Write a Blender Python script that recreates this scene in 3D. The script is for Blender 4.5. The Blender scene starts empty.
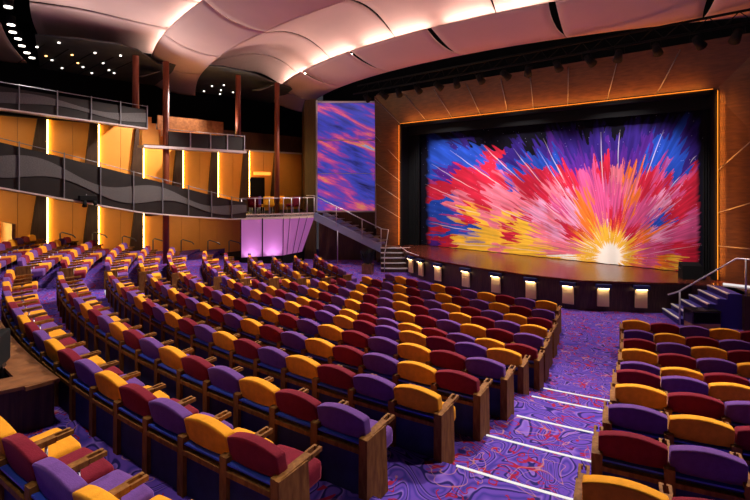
import bpy, bmesh, math, random
import numpy as np
from mathutils import Vector, Matrix

# ------------------------------------------------------------------ camera, world, exposure, lights
SC = bpy.context.scene
COL = SC.collection
YAW = math.radians(42.3)
CAM = Vector((7.57, -26.83, 3.91))
cd = bpy.data.cameras.new('camera'); cam = bpy.data.objects.new('camera', cd); COL.objects.link(cam)
cam.location = CAM; cam.rotation_euler = (math.radians(90), 0, YAW)
cd.sensor_width = 36; cd.lens = 36 * 480 / 750; cd.shift_y = -65 / 750; cd.clip_start = .05; cd.clip_end = 200
SC.camera = cam
SC.view_settings.view_transform = 'Standard'; SC.view_settings.look = 'None'
SC.view_settings.exposure = 0.0; SC.view_settings.gamma = 1.0; SC.view_settings.use_curve_mapping = False
w = bpy.data.worlds.new('world'); SC.world = w; w.use_nodes = True
w.node_tree.nodes['Background'].inputs[0].default_value = (.62, .55, .66, 1)
w.node_tree.nodes['Background'].inputs[1].default_value = .06

def area(name, loc, target, sx, sy, power, color, spread=180):
    l = bpy.data.lights.new(name, 'AREA'); l.shape = 'RECTANGLE'; l.size = sx; l.size_y = sy
    l.energy = power; l.color = color; l.spread = math.radians(spread)
    o = bpy.data.objects.new(name, l); COL.objects.link(o); o.location = loc
    o.rotation_euler = (Vector(target) - Vector(loc)).to_track_quat('-Z', 'Y').to_euler(); return o
def spot(name, loc, target, power, color, angle=60, blend=.5, radius=.08):
    l = bpy.data.lights.new(name, 'SPOT'); l.energy = power; l.color = color
    l.spot_size = math.radians(angle); l.spot_blend = blend; l.shadow_soft_size = radius
    o = bpy.data.objects.new(name, l); COL.objects.link(o); o.location = loc
    o.rotation_euler = (Vector(target) - Vector(loc)).to_track_quat('-Z', 'Y').to_euler(); return o

HOUSE = (1.0, .86, .78)
# house downlights in the dark slots of the ceiling
for (x, y, p) in ((3.0, -17.6, 900), (-2.6, -17.6, 900), (-8.0, -17.0, 900), (8.0, -18.6, 520), (-12.6, -16.2, 700)):
    spot('house_downlight', (x, y, 8.8), (x * 1.15, y - 5.0, .5), p * 3.2, HOUSE, 95, .6, .22)
for (x, y, p) in ((-9, -11.2, 700), (-4.5, -11.6, 700), (.5, -11.6, 700), (5.5, -11.0, 600)):
    spot('house_downlight', (x, y, 8.5), (x * 1.15, y - 4.2, 0), p * 2.6, HOUSE, 85, .6, .22)
for (x, y, p) in ((6.4, -27.0, 420), (1.5, -25.6, 360), (-5.5, -24.6, 300), (-12.0, -22.4, 500)):
    spot('house_downlight', (x, y, 8.85), (x, y - 1.5, 0), p * 2.2, HOUSE, 70, .7, .25)
# unseen fill spots added under the mezzanine, the upper balcony and above the deck
for (y, z) in ((-24.6, 3.7), (-22.6, 3.4), (-20.7, 3.0), (-18.9, 2.7), (-17.0, 2.5), (-15.3, 2.35)):
    spot('wall_fill', (-12.7, y, z), (-14.8, y, z - 1.5), 38, (1, .72, .38), 120, .8, .08)
for (y, z) in ((-24.4, 6.2), (-22.4, 6.2), (-20.6, 6.1), (-18.6, 5.5), (-17.0, 5.4), (-15.2, 5.4), (-13.0, 5.6), (-11.0, 5.6), (-9.6, 5.6)):
    spot('wall_fill', (-12.9, y, z), (-14.8, y, z - 1.6), 38, (1, .72, .38), 120, .8, .08)
# unseen spots added by the balconies and side wall to brighten the ceiling
for (x, y, z, tx, ty) in ((-11.2, -24.2, 7.2, -9.0, -22.3), (-11.2, -22.0, 7.2, -8.8, -20.5), (-11.2, -19.6, 7.1, -8.0, -18.0), (-12.0, -15.6, 6.3, -8.5, -14.5), (9.5, -21.0, 6.8, 5.0, -18.5), (9.5, -24.5, 6.8, 4.0, -21.5)):
    spot('ceiling_fill', (x, y, z), (tx, ty, 9.8), 230, (1, .86, .80), 118, .8, .15)
# stage spots on the painted curtain
for (x, p) in ((-4.6, 1.0), (-1.0, 1.0), (2.6, 1.1)):
    spot('stage_light', (x, -12.3, 8.3), (x - .2, -7.7, 2.6), 1750 * p, (1, .93, .9), 62, .6, .12)
spot('stage_light', (1.6, -12.3, 8.3), (2.0, -7.7, 1.6), 600, (1, .95, .88), 30, .9, .12)

# ------------------------------------------------------------------ mesh helpers
class MB:
    def __init__(s): s.v = []; s.f = []; s.mi = []; s.cur = 0; s.sm = []; s.smooth = False
    def add(s, verts, faces):
        n = len(s.v); s.v += [tuple(v) for v in verts]
        for f in faces: s.f.append(tuple(i + n for i in f)); s.mi.append(s.cur); s.sm.append(s.smooth)
    def hexa(s, b, t):           # bottom 4 (ccw from above), top 4
        s.add(list(b) + list(t), [(3, 2, 1, 0), (4, 5, 6, 7), (0, 1, 5, 4), (1, 2, 6, 5), (2, 3, 7, 6), (3, 0, 4, 7)])
    def box(s, x0, x1, y0, y1, z0, z1):
        s.hexa([(x0, y0, z0), (x1, y0, z0), (x1, y1, z0), (x0, y1, z0)], [(x0, y0, z1), (x1, y0, z1), (x1, y1, z1), (x0, y1, z1)])
    def rbox(s, c, sx, sy, z0, z1, rz=0):
        ca, sa = math.cos(rz), math.sin(rz)
        p = [(c[0] + a * ca - b * sa, c[1] + a * sa + b * ca) for a, b in ((-sx/2, -sy/2), (sx/2, -sy/2), (sx/2, sy/2), (-sx/2, sy/2))]
        s.hexa([(x, y, z0) for x, y in p], [(x, y, z1) for x, y in p])
    def prism(s, poly, z0, z1):  # poly xy
        a = sum(poly[i][0] * poly[(i+1) % len(poly)][1] - poly[(i+1) % len(poly)][0] * poly[i][1] for i in range(len(poly)))
        if a < 0: poly = poly[::-1]
        n = len(poly)
        z0 = z0 if hasattr(z0, '__len__') else [z0] * n; z1 = z1 if hasattr(z1, '__len__') else [z1] * n
        s.add([(x, y, z0[i]) for i, (x, y) in enumerate(poly)] + [(x, y, z1[i]) for i, (x, y) in enumerate(poly)],
              [tuple(range(n))[::-1], tuple(range(n, 2*n))] + [(i, (i+1) % n, n + (i+1) % n, n + i) for i in range(n)])
    def slab(s, pts, d):         # planar 3d polygon pts extruded by vector d
        n = len(pts); d = Vector(d)
        s.add([tuple(p) for p in pts] + [tuple(Vector(p) + d) for p in pts],
              [tuple(range(n)), tuple(range(2*n - 1, n - 1, -1))] + [(i, n + i, n + (i+1) % n, (i+1) % n) for i in range(n)])
    def tube(s, pts, r, seg=8):
        pts = [Vector(p) for p in pts]; n = len(pts); vs = []
        sm = s.smooth; s.smooth = True
        for i, p in enumerate(pts):
            d = (pts[min(i+1, n-1)] - pts[max(i-1, 0)]).normalized()
            a = d.cross(Vector((0, 0, 1)));
            if a.length < 1e-3: a = Vector((1, 0, 0))
            a.normalize(); b = d.cross(a)
            rr = r[i] if hasattr(r, '__len__') else r
            for k in range(seg):
                t = 2 * math.pi * k / seg; vs.append(p + a * math.cos(t) * rr + b * math.sin(t) * rr)
        fs = [(i*seg + k, i*seg + (k+1) % seg, (i+1)*seg + (k+1) % seg, (i+1)*seg + k) for i in range(n-1) for k in range(seg)]
        fs += [tuple(range(seg))[::-1], tuple(range((n-1)*seg, n*seg))]
        s.add(vs, fs); s.smooth = sm
    def cyl(s, x, y, z0, z1, r, seg=16): s.tube([(x, y, z0), (x, y, z1)], r, seg)
    def bm(s, bm):
        bm.verts.index_update(); n = len(s.v)
        s.v += [tuple(v.co) for v in bm.verts]
        for f in bm.faces: s.f.append(tuple(v.index + n for v in f.verts)); s.mi.append(s.cur); s.sm.append(s.smooth)
        bm.free()
    def mesh(s, name, mats):
        m = bpy.data.meshes.new(name); m.from_pydata(s.v, [], s.f)
        for q in (mats if isinstance(mats, (list, tuple)) else [mats]): m.materials.append(q)
        m.polygons.foreach_set('material_index', s.mi); m.polygons.foreach_set('use_smooth', s.sm)
        b = bmesh.new(); b.from_mesh(m); bmesh.ops.recalc_face_normals(b, faces=b.faces); b.to_mesh(m); b.free()
        return m
    def build(s, name, mats, parent=None):
        o = bpy.data.objects.new(name, s.mesh(name, mats)); COL.objects.link(o)
        if parent: o.parent = parent
        return o
def tag(o, label, cat, group=None):
    o['label'] = label; o['category'] = cat
    if group: o['group'] = group
    return o
def struct(o): o['kind'] = 'structure'; return o
def empty(name, loc, rz=0, label=None, cat=None, group=None):
    o = bpy.data.objects.new(name, None); COL.objects.link(o); o.location = loc; o.rotation_euler = (0, 0, rz); o.empty_display_size = .1
    if label: tag(o, label, cat, group)
    return o
def rounded(x0, x1, y0, y1, z0, z1, off=.025, cuts=6, fn=None, seg=2):
    b = bmesh.new(); bmesh.ops.create_cube(b, size=1)
    for v in b.verts: v.co = Vector((x0 + (v.co.x + .5) * (x1 - x0), y0 + (v.co.y + .5) * (y1 - y0), z0 + (v.co.z + .5) * (z1 - z0)))
    es = [e for e in b.edges if abs(e.verts[0].co.x - e.verts[1].co.x) > 1e-4]
    if cuts: bmesh.ops.subdivide_edges(b, edges=es, cuts=cuts)
    sharp = [e for e in b.edges if len(e.link_faces) == 2 and e.calc_face_angle() > .5]
    bmesh.ops.bevel(b, geom=sharp, offset=off, segments=seg, affect='EDGES', profile=.6)
    if fn:
        for v in b.verts: v.co = Vector(fn(*v.co))
    return b

# ------------------------------------------------------------------ materials
def mat(name, color, rough=.6, metal=0, spec=.5, emit=None, es=1, sheen=0, bump=0, bscale=60, vary=0, vscale=8):
    m = bpy.data.materials.new(name); m.use_nodes = True; nt = m.node_tree; p = nt.nodes['Principled BSDF']
    p.inputs['Base Color'].default_value = (*color, 1); p.inputs['Roughness'].default_value = rough
    p.inputs['Metallic'].default_value = metal; p.inputs['Specular IOR Level'].default_value = spec
    if sheen: p.inputs['Sheen Weight'].default_value = sheen; p.inputs['Sheen Roughness'].default_value = .4; p.inputs['Sheen Tint'].default_value = (*[min(1, c / max(color) * .85 + .15) for c in color], 1)
    if emit: p.inputs['Emission Color'].default_value = (*emit, 1); p.inputs['Emission Strength'].default_value = es
    tc = nt.nodes.new('ShaderNodeTexCoord')
    if vary:
        n = nt.nodes.new('ShaderNodeTexNoise'); n.inputs['Scale'].default_value = vscale; n.inputs['Detail'].default_value = 4
        r = nt.nodes.new('ShaderNodeValToRGB'); e = r.color_ramp.elements
        e[0].position = .3; e[1].position = .7
        e[0].color = (*[c * (1 - vary) for c in color], 1); e[1].color = (*[min(1, c * (1 + vary)) for c in color], 1)
        nt.links.new(tc.outputs['Object'], n.inputs['Vector']); nt.links.new(n.outputs['Fac'], r.inputs[0]); nt.links.new(r.outputs[0], p.inputs['Base Color'])
    if bump:
        n2 = nt.nodes.new('ShaderNodeTexNoise'); n2.inputs['Scale'].default_value = bscale; n2.inputs['Detail'].default_value = 3
        b = nt.nodes.new('ShaderNodeBump'); b.inputs['Strength'].default_value = bump; b.inputs['Distance'].default_value = .01
        nt.links.new(tc.outputs['Object'], n2.inputs['Vector']); nt.links.new(n2.outputs['Fac'], b.inputs['Height']); nt.links.new(b.outputs[0], p.inputs['Normal'])
    return m
def wood(name, c0, c1, scale=(1, 1, 1), freq=6, rough=.45):
    m = bpy.data.materials.new(name); m.use_nodes = True; nt = m.node_tree; p = nt.nodes['Principled BSDF']
    tc = nt.nodes.new('ShaderNodeTexCoord'); mp = nt.nodes.new('ShaderNodeMapping'); mp.inputs['Scale'].default_value = scale
    n = nt.nodes.new('ShaderNodeTexNoise'); n.inputs['Scale'].default_value = freq; n.inputs['Detail'].default_value = 6; n.inputs['Distortion'].default_value = .4
    r = nt.nodes.new('ShaderNodeValToRGB'); r.color_ramp.elements[0].position = .32; r.color_ramp.elements[1].position = .68
    r.color_ramp.elements[0].color = (*c0, 1); r.color_ramp.elements[1].color = (*c1, 1)
    nt.links.new(tc.outputs['Object'], mp.inputs[0]); nt.links.new(mp.outputs[0], n.inputs['Vector'])
    nt.links.new(n.outputs['Fac'], r.inputs[0]); nt.links.new(r.outputs[0], p.inputs['Base Color']); p.inputs['Roughness'].default_value = rough
    return m
def emis(name, color, s): return mat(name, (0, 0, 0), emit=color, es=s)

M = {}
M['yellow'] = mat('yellow_velvet', (.80, .33, .02), .85, sheen=.25, spec=.1, bump=.3, bscale=90, vary=.12, vscale=14)
M['maroon'] = mat('maroon_velvet', (.16, .009, .022), .85, sheen=.45, spec=.1, bump=.3, bscale=90, vary=.15, vscale=14)
M['purple'] = mat('purple_velvet', (.125, .050, .225), .85, sheen=.45, spec=.1, bump=.3, bscale=90, vary=.12, vscale=14)
M['seatwood'] = wood('seat_wood', (.14, .050, .010), (.29, .125, .028), (1, 1, .25), 22, .65)
M['seatwood'].node_tree.nodes['Principled BSDF'].inputs['Specular IOR Level'].default_value = .15
M['navy'] = mat('navy_panel', (.018, .022, .10), .85, vary=.3, vscale=5)
M['blue'] = mat('blue_shell', (.04, .09, .60), .35)
M['steel'] = mat('brushed_steel', (.55, .55, .62), .35, .55)
M['midsteel'] = mat('satin_steel', (.26, .26, .29), .4, .5)
M['bluesteel'] = mat('blue_grey_steel', (.30, .38, .60), .35, .3)
M['darksteel'] = mat('dark_steel', (.16, .16, .18), .4, .7)
M['black'] = mat('black_paint', (.008, .008, .009), .8, spec=.15)
M['blackgloss'] = mat('black_gloss', (.012, .012, .014), .15)
M['void'] = mat('black_ceiling', (.006, .006, .008), .95, spec=.1)
M['orange'] = mat('orange_panel', (.85, .34, .045), .5, vary=.06, vscale=1.2)
M['darkwood'] = wood('dark_fin_wood', (.030, .012, .006), (.075, .032, .014), (6, 6, .4), 5)
M['stagefront'] = wood('ribbed_dark_wood', (.018, .008, .005), (.10, .045, .026), (14, 14, .5), 5)
M['splay'] = wood('proscenium_veneer', (.050, .018, .007), (.10, .040, .014), (1, 1, 6), 3, .5)
M['stage'] = wood('stage_floor', (.09, .018, .010), (.20, .045, .022), (1, 9, 1), 2, .22)
M['copper'] = mat('copper_column', (.20, .040, .012), .5, .1)
M['cloud'] = mat('pink_acoustic_panel', (.66, .46, .43), .8, spec=.2, vary=.05, vscale=.6)
M['trim'] = mat('pale_trim', (.60, .50, .50), .5)
M['cream'] = mat('cream_panel', (.85, .62, .34), .6)
M['fascia'] = mat('dark_fascia', (.010, .007, .006), .5, vary=.3, vscale=3)
M['mesh'] = mat('steel_mesh', (.11, .105, .105), .5, .2, vary=.2, vscale=30)
M['desk'] = wood('desk_wood', (.15, .055, .02), (.30, .12, .045), (1, 1, 1), 7, .35)
M['whitewood'] = mat('pale_wood', (.55, .33, .15), .5)
M['glow_y'] = emis('warm_strip', (1, .60, .15), 26)
M['glow_o'] = emis('amber_strip', (1, .26, .02), 2.2)
M['glow_w'] = emis('white_strip', (1, .93, .92), .85)
M['cove'] = emis('cove_strip', (1, .82, .68), 38)
M['niche'] = emis('niche_lamp', (1, .74, .40), 16)
M['bulb'] = emis('lamp_bulb', (1, .9, .80), 5)
M['bulbo'] = emis('amber_bulb', (1, .5, .15), 6)
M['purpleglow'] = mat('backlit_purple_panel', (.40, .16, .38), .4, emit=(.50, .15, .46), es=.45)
M['nosing'] = mat('pale_step_edge', (.85, .78, .78), .5)

def carpet():
    m = bpy.data.materials.new('swirl_carpet'); m.use_nodes = True; nt = m.node_tree; p = nt.nodes['Principled BSDF']
    N = nt.nodes.new; L = nt.links.new
    tc = N('ShaderNodeTexCoord')
    def bands(scale, dist, off, freq, stops):
        mp = N('ShaderNodeMapping'); mp.inputs['Location'].default_value = (off, off * 1.7, 0)
        n = N('ShaderNodeTexNoise'); n.inputs['Scale'].default_value = scale; n.inputs['Detail'].default_value = .6; n.inputs['Distortion'].default_value = dist
        L(tc.outputs['Object'], mp.inputs[0]); L(mp.outputs[0], n.inputs['Vector'])
        mu = N('ShaderNodeMath'); mu.operation = 'MULTIPLY'; mu.inputs[1].default_value = freq; fr = N('ShaderNodeMath'); fr.operation = 'FRACT'
        L(n.outputs['Fac'], mu.inputs[0]); L(mu.outputs[0], fr.inputs[0])
        r = N('ShaderNodeValToRGB'); e = r.color_ramp.elements; e[0].position = stops[0][0]; e[0].color = (*stops[0][1], 1)
        e[1].position = stops[1][0]; e[1].color = (*stops[1][1], 1)
        for q, c in stops[2:]: x = e.new(q); x.color = (*c, 1)
        L(fr.outputs[0], r.inputs[0]); return r
    V = (.115, .055, .40); D = (.018, .013, .12); Lv = (.22, .125, .52); B = (.045, .032, .27)
    base = bands(1.35, 2.0, 0, 7, [(0, B), (.2, V), (.42, V), (.5, D), (.62, D), (.68, Lv), (.82, V), (1, B)])
    red = bands(1.9, 2.6, 5, 4, [(0, (0, 0, 0)), (.05, (1, 1, 1)), (.22, (1, 1, 1)), (.26, (0, 0, 0)), (1, (0, 0, 0))])
    ora = bands(1.4, 2.4, 11, 3, [(0, (0, 0, 0)), (.03, (1, 1, 1)), (.05, (1, 1, 1)), (.07, (0, 0, 0)), (1, (0, 0, 0))])
    mask = N('ShaderNodeTexNoise'); mask.inputs['Scale'].default_value = 2.2; L(tc.outputs['Object'], mask.inputs['Vector'])
    ms = N('ShaderNodeMath'); ms.operation = 'GREATER_THAN'; ms.inputs[1].default_value = .49; L(mask.outputs['Fac'], ms.inputs[0])
    mm = N('ShaderNodeMath'); mm.operation = 'MULTIPLY'; L(red.outputs[0], mm.inputs[0]); L(ms.outputs[0], mm.inputs[1])
    m1 = N('ShaderNodeMix'); m1.data_type = 'RGBA'; L(mm.outputs[0], m1.inputs[0]); L(base.outputs[0], m1.inputs[6]); m1.inputs[7].default_value = (.28, .012, .05, 1)
    m3 = N('ShaderNodeMath'); m3.operation = 'MULTIPLY'; L(ora.outputs[0], m3.inputs[0]); m3.inputs[1].default_value = .7
    m2 = N('ShaderNodeMix'); m2.data_type = 'RGBA'; L(m3.outputs[0], m2.inputs[0]); L(m1.outputs[2], m2.inputs[6]); m2.inputs[7].default_value = (.48, .20, .20, 1)
    L(m2.outputs[2], p.inputs['Base Color']); p.inputs['Roughness'].default_value = .95; p.inputs['Specular IOR Level'].default_value = .1
    return m
M['carpet'] = carpet()

# ------------------------------------------------------------------ house geometry (polar about the stage, tau = 0 on the axis)
NR = 15
R = {0: 13.69, 1: 14.63, 2: 15.57, 3: 16.52, 4: 17.45, 5: 18.41, 6: 19.35, 7: 20.15, 8: 21.33, 9: 22.2, 10: 23.08, 11: 24.14, 12: 25.12, 13: 26.24, 14: 27.2, 15: 28.1, 16: 29.1, 17: 30}
Z = {0: 0, 1: 0, 2: 0, 3: .035, 4: .115, 5: .205, 6: .285, 7: .425, 8: .65, 9: .745, 10: .845, 11: .99, 12: 1.095, 13: 1.225, 14: 1.34, 15: 1.46, 16: 1.58, 17: 1.7}
def pol(r, tau, z=0):
    a = math.radians(tau); return (-r * math.sin(a), -r * math.cos(a), z)
XW = -14.8                                            # side wall plane
def clampx(p):
    if p[0] < XW: return (XW, p[1], p[2])
    return p
def project(p):
    d = Vector(p) - CAM; Y = -d.x * math.sin(YAW) + d.y * math.cos(YAW); X = d.x * math.cos(YAW) + d.y * math.sin(YAW)
    return (375 + 480 * X / max(Y, .01), 185 - 480 * d.z / max(Y, .01), Y)
# floor: ramp to row 7, then tiers
fl = MB()
T0, T1, NT = -62, 62, 62
taus = [T0 + (T1 - T0) * k / NT for k in range(NT + 1)]
def ring(ra, za, rb, zb):
    v = []; f = []
    for k, t in enumerate(taus): v += [pol(ra, t, za), pol(rb, t, zb)]
    for k in range(NT): f.append((2*k, 2*k+1, 2*k+3, 2*k+2))
    fl.add(v, f)
BR = {7: 19.25, 8: 20.2, 9: 21.15, 10: 22.05, 11: 23.08, 12: 24.08, 13: 25.02, 14: 26.3, 15: 27.2, 16: 28.1, 17: 29.0}
ring(3, 0, R[1], 0)
for i in range(1, 6): ring(R[i], Z[i], min(R[i+1], 19.25), Z[i+1])
ring(R[6], Z[6], BR[7], Z[6]) if BR[7] > R[6] else None
for i in range(7, 18):
    b = BR[i]
    b2 = BR[i+1] if i < 17 else 36
    ring(b, Z[i-1], b, Z[i]); ring(b, Z[i], b2, Z[i])
struct(fl.build('floor', M['carpet']))

# aisle step lights (white nosings)
def nosing(i, ta, tb, label):
    m = MB(); b = BR[i]; n = 6; pts = [ta + (tb - ta) * k / n for k in range(n+1)]
    for k in range(n):
        a0, a1 = pts[k], pts[k+1]
        m.prism([pol(b + .018, a0)[:2], pol(b + .018, a1)[:2], pol(b - .012, a1)[:2], pol(b - .012, a0)[:2]], Z[i] - .016, Z[i] + .008)
    return tag(m.build('step_light', M['glow_w']), label, 'step light', 'white aisle step lights')
ORD = ['', 'first', 'second', 'third', 'fourth', 'fifth', 'sixth', 'seventh', 'eighth', 'ninth', 'tenth', 'eleventh', 'twelfth', 'thirteenth',
       'fourteenth', 'fifteenth', 'sixteenth', 'seventeenth', 'eighteenth', 'nineteenth', 'twentieth']
for i in range(7, 13):
    nosing(i, -16.2, -12.5 + (.4 if i > 9 else 0), 'white lit step edge, %s up from the stage in the wide right aisle' % ORD[i-6])
for i in range(8, 14):
    nosing(i, 15.4, 17.4, 'short white lit step edge, %s up from the stage in the left aisle' % ORD[i-7])
nosing_floor = None

# ------------------------------------------------------------------ theatre seats
def seat_meshes(kind):
    P = {}
    def top(x, y, z):
        k = (z - .60) / .19
        a = .060 * (1 - (x / .272) ** 2) * max(0, min(1, (k - .5) * 2))
        return (x, y - .02 * (x / .26) ** 2 * -1 - (.03 - (z - .57) * .22) * -1, z + a)
    m = MB(); m.smooth = True
    m.bm(rounded(-.272, .272, -.005, .105, .600, .790, .018, 8, top, 3)); P['backrest'] = m.mesh('backrest', M[kind])
    m = MB(); m.smooth = True
    m.bm(rounded(-.255, .255, .10, .58, .30, .47, .045, 4, lambda x, y, z: (x, y, z + (.02 * (1 - (x / .25) ** 2) if z > .4 else 0) + (y - .1) * .05), 3))
    P['seat_cushion'] = m.mesh('seat_cushion', M[kind])
    m = MB(); m.box(-.245, .245, -.016, .05, .582, .597); m.box(-.25, .25, .085, .098, .30, .60); P['back_shell'] = m.mesh('back_shell', M['blue'])
    m = MB(); m.box(-.245, .245, .01, .04, .03, .50); m.box(-.245, .245, .025, .05, .54, .584); P['lower_panel'] = m.mesh('lower_panel', M['navy'])
    m = MB(); m.box(-.245, .245, -.030, .045, .498, .540); P['rail'] = m.mesh('rail', M['seatwood'])
    def post(x):
        m = MB(); m.hexa([(x - .042, -.03, 0), (x + .042, -.03, 0), (x + .042, .06, 0), (x - .042, .06, 0)],
                         [(x - .042, -.025, .640), (x + .042, -.025, .640), (x + .042, .075, .650), (x - .042, .075, .650)])
        return m.mesh('post', M['seatwood'])
    def arm(x):
        m = MB(); m.hexa([(x-.036, .07, .595), (x+.036, .07, .595), (x+.032, .36, .615), (x-.032, .36, .615)], [(x-.036, .07, .645), (x+.036, .07, .645), (x+.036, .36, .660), (x-.036, .36, .660)])
        m2 = MB()
        for s in (-1, 1):
            x0, x1 = sorted((x + s * .020, x + s * .042)); m2.hexa([(x0, .36, .625), (x1, .36, .625), (x1, .46, .632), (x0, .46, .632)], [(x0, .36, .660), (x1, .36, .660), (x1, .46, .665), (x0, .46, .665)])
            m2.box(min(x + s * .008, x + s * .042), max(x + s * .008, x + s * .042), .46, .485, .632, .665)
        return m.mesh('armrest', M['seatwood']), m2.mesh('cup_holder', M['seatwood'])
    P['post'] = post(.28); P['armrest'], P['cup'] = arm(.28); P['postL'] = post(-.28); P['armL'], P['cupL'] = arm(-.28)
    m = MB(); m.cyl(.28, .30, .0, .625, .013, 8); P['arm_support'] = m.mesh('arm_support', M['steel'])
    for k, x in (('endR', .28), ('endL', -.28)):
        s = 1 if x > 0 else -1
        m = MB(); x0, x1 = sorted((x + s * .012, x + s * .050))
        m.add([(x0, -.03, 0), (x0, .34, 0), (x0, .30, .645), (x0, -.03, .64), (x1, -.03, 0), (x1, .34, 0), (x1, .30, .645), (x1, -.03, .64)],
              [(0, 1, 2, 3), (7, 6, 5, 4), (0, 4, 5, 1), (1, 5, 6, 2), (2, 6, 7, 3), (3, 7, 4, 0)])
        P[k] = m.mesh('end_panel', M['seatwood'])
    return P
SM = {k: seat_meshes(k) for k in ('yellow', 'maroon', 'purple')}
CYC = ['yellow', 'maroon', 'purple']          # left to right
seats = []                                    # (block, row, seat number, kind, tau, flags)
EndC = {1: 32.95, 2: 32.4, 3: 31.9, 4: 31.6, 5: 31.2, 6: 30.9, 7: 31.1, 8: 30.9, 9: 31.1, 10: 31.4, 11: 32.0, 12: 32.3, 13: 32.5}
NC = {1: 11, 2: 12, 3: 13, 4: 14, 5: 15, 6: 16, 7: 17, 8: 18, 9: 18, 10: 19, 11: 19, 12: 20, 13: 6}
rightc = {1: 0, 2: 2, 3: 1, 4: 0, 5: 2, 6: 1, 7: 0, 8: 2, 9: 1, 10: 0, 11: 2, 12: 1, 13: 0}     # colour of the right-end seat
PITCH = .56
for i in range(1, 14):
    d = math.degrees(PITCH / R[i])
    for j in range(NC[i]):
        seats.append(('centre', i, j + 1, CYC[(rightc[i] - j) % 3], EndC[i] - 42.3 + j * d, (j == NC[i] - 1, j == 0)))
FirstR = {2: 24.95, 3: 25.0, 4: 25.15, 5: 25.35, 6: 25.5, 7: 25.7, 8: 25.8, 9: 26.0, 10: 26.2, 11: 26.4}
firstc = {2: 0, 3: 2, 4: 1, 5: 0, 6: 2, 7: 1, 8: 0, 9: 2, 10: 1, 11: 0}
for i in range(2, 12):
    d = math.degrees(PITCH / R[i]); 
    for j in range(9):
        seats.append(('right', i, j + 1, CYC[(firstc[i] + j) % 3], FirstR[i] - 42.3 - j * d, (j == 0, False)))
NL = {2: 8, 3: 8, 4: 8, 5: 9, 6: 9, 7: 9, 8: 9, 9: 9, 10: 10, 11: 10, 12: 11, 13: 11, 14: 11}
NearL = {2: 61.9, 3: 60.9, 4: 60.6, 5: 60.6, 6: 60.6, 7: 60.6, 8: 60.6, 9: 61.0, 10: 61.0, 11: 61.2, 12: 61.6, 13: 61.8, 14: 62}
nearc = {2: 2, 3: 1, 4: 0, 5: 1, 6: 0, 7: 2, 8: 1, 9: 0, 10: 2, 11: 1, 12: 2, 13: 1, 14: 0}
for i in range(2, 14):
    d = math.degrees(PITCH / R[i])
    for j in range(NL[i]):
        seats.append(('left', i, j + 1, CYC[(nearc[i] - j) % 3], NearL[i] - 42.3 + j * d, (j == NL[i] - 1, j == 0)))
vis = []
for s in seats:
    x, y, _ = pol(R[s[1]], s[4]); px, py, Y = project((x, y, Z[s[1]] + .75))
    px2, py2, Y2 = project((x, y, Z[s[1]] + .45))
    if Y > .6 and -28 < px < 780 and py < 540: vis.append((Y, s))
vis.sort(key=lambda q: q[0])
BL = {'centre': 'centre block', 'right': 'right block', 'left': 'left block by the wall'}
EN = {'centre': 'from the right aisle', 'right': 'from the aisle', 'left': 'from the aisle'}
def add_part(root, name, me):
    o = bpy.data.objects.new(name, me); COL.objects.link(o); o.parent = root; return o
PARTS = (('backrest', 'backrest'), ('seat_cushion', 'seat_cushion'), ('back_shell', 'back_shell'), ('lower_panel', 'lower_panel'), ('rail', 'rail'),
         ('post', 'post'), ('armrest', 'armrest'))
SUB = {'armrest': (('cup_holder', 'cup'), ('arm_support', 'arm_support')), 'armL': (('cup_holder', 'cupL'),)}
far = MB()
SOLO = 300
for n, (Y, (blk, i, j, kind, tau, (lend, rend))) in enumerate(vis):
    x, y, _ = pol(R[i], tau, 0); rz = math.radians(-tau)
    extra = []
    if lend: extra += [('post', 'postL'), ('armrest', 'armL'), ('end_panel', 'endL')]
    if rend: extra += [('end_panel', 'endR')]
    if n < SOLO:
        ri = i if blk == 'centre' else i - 1
        root = empty('theatre_seat', (x, y, Z[i]), rz, '%s velvet theatre seat, %s %s in %s row, %s' % (kind, ORD[j], EN[blk], ORD[ri], BL[blk]), 'seat',
                     'theatre seats in the ' + BL[blk])
        for nm, key in list(PARTS) + extra:
            o = add_part(root, nm, SM[kind][key])
            for nm2, key2 in SUB.get(key, ()): add_part(o, nm2, SM[kind][key2])
    else:
        T = Matrix.Translation((x, y, Z[i])) @ Matrix.Rotation(rz, 4, 'Z')
        for nm, key in list(PARTS) + extra:
            me = SM[kind][key]; mname = me.materials[0].name
            far.cur = {'yellow_velvet': 0, 'maroon_velvet': 1, 'purple_velvet': 2, 'seat_wood': 3, 'navy_panel': 4, 'blue_shell': 5, 'brushed_steel': 6}[mname]
            far.smooth = far.cur < 3
            far.add([T @ v.co for v in me.vertices], [tuple(p.vertices) for p in me.polygons])
print('seats in view', len(vis))
if far.v:
    o = far.build('theatre_seats', [M['yellow'], M['maroon'], M['purple'], M['seatwood'], M['navy'], M['blue'], M['steel']])
    o['kind'] = 'stuff'; tag(o, 'farthest yellow, maroon and purple seats at the far end of the left block', 'seats')

# ------------------------------------------------------------------ stage
apron = [(-8.9, -8.4), (-7.4, -8.9), (-6.45, -9.57), (-3.52, -11.3), (-.51, -11.48), (2.26, -11.55), (3.88, -10.5), (4.9, -9.75), (6.2, -9.2), (12, -9.2), (12, -3), (-8.9, -3)]
APR = [(-6.45, -9.57), (-5.3, -10.5), (-3.52, -11.25), (-1.2, -11.62), (.6, -11.68), (2.26, -11.5), (3.88, -10.45), (4.95, -9.6), (6.6, -9.6)]
top = [(-8.9, -8.5), (-7.2, -8.9)] + APR + [(6.6, -3), (-8.9, -3)]
m = MB(); m.prism(top, .89, .95); struct(m.build('floor', M['stage']))
inner = [(x * .985 - .01, y + .07) for x, y in top[:-2]] + [(6.5, -3.1), (-8.8, -3.1)]
st = MB(); st.prism(inner, 0, .89); st_o = st.build('trim_1', M['stagefront']); struct(st_o)
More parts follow.
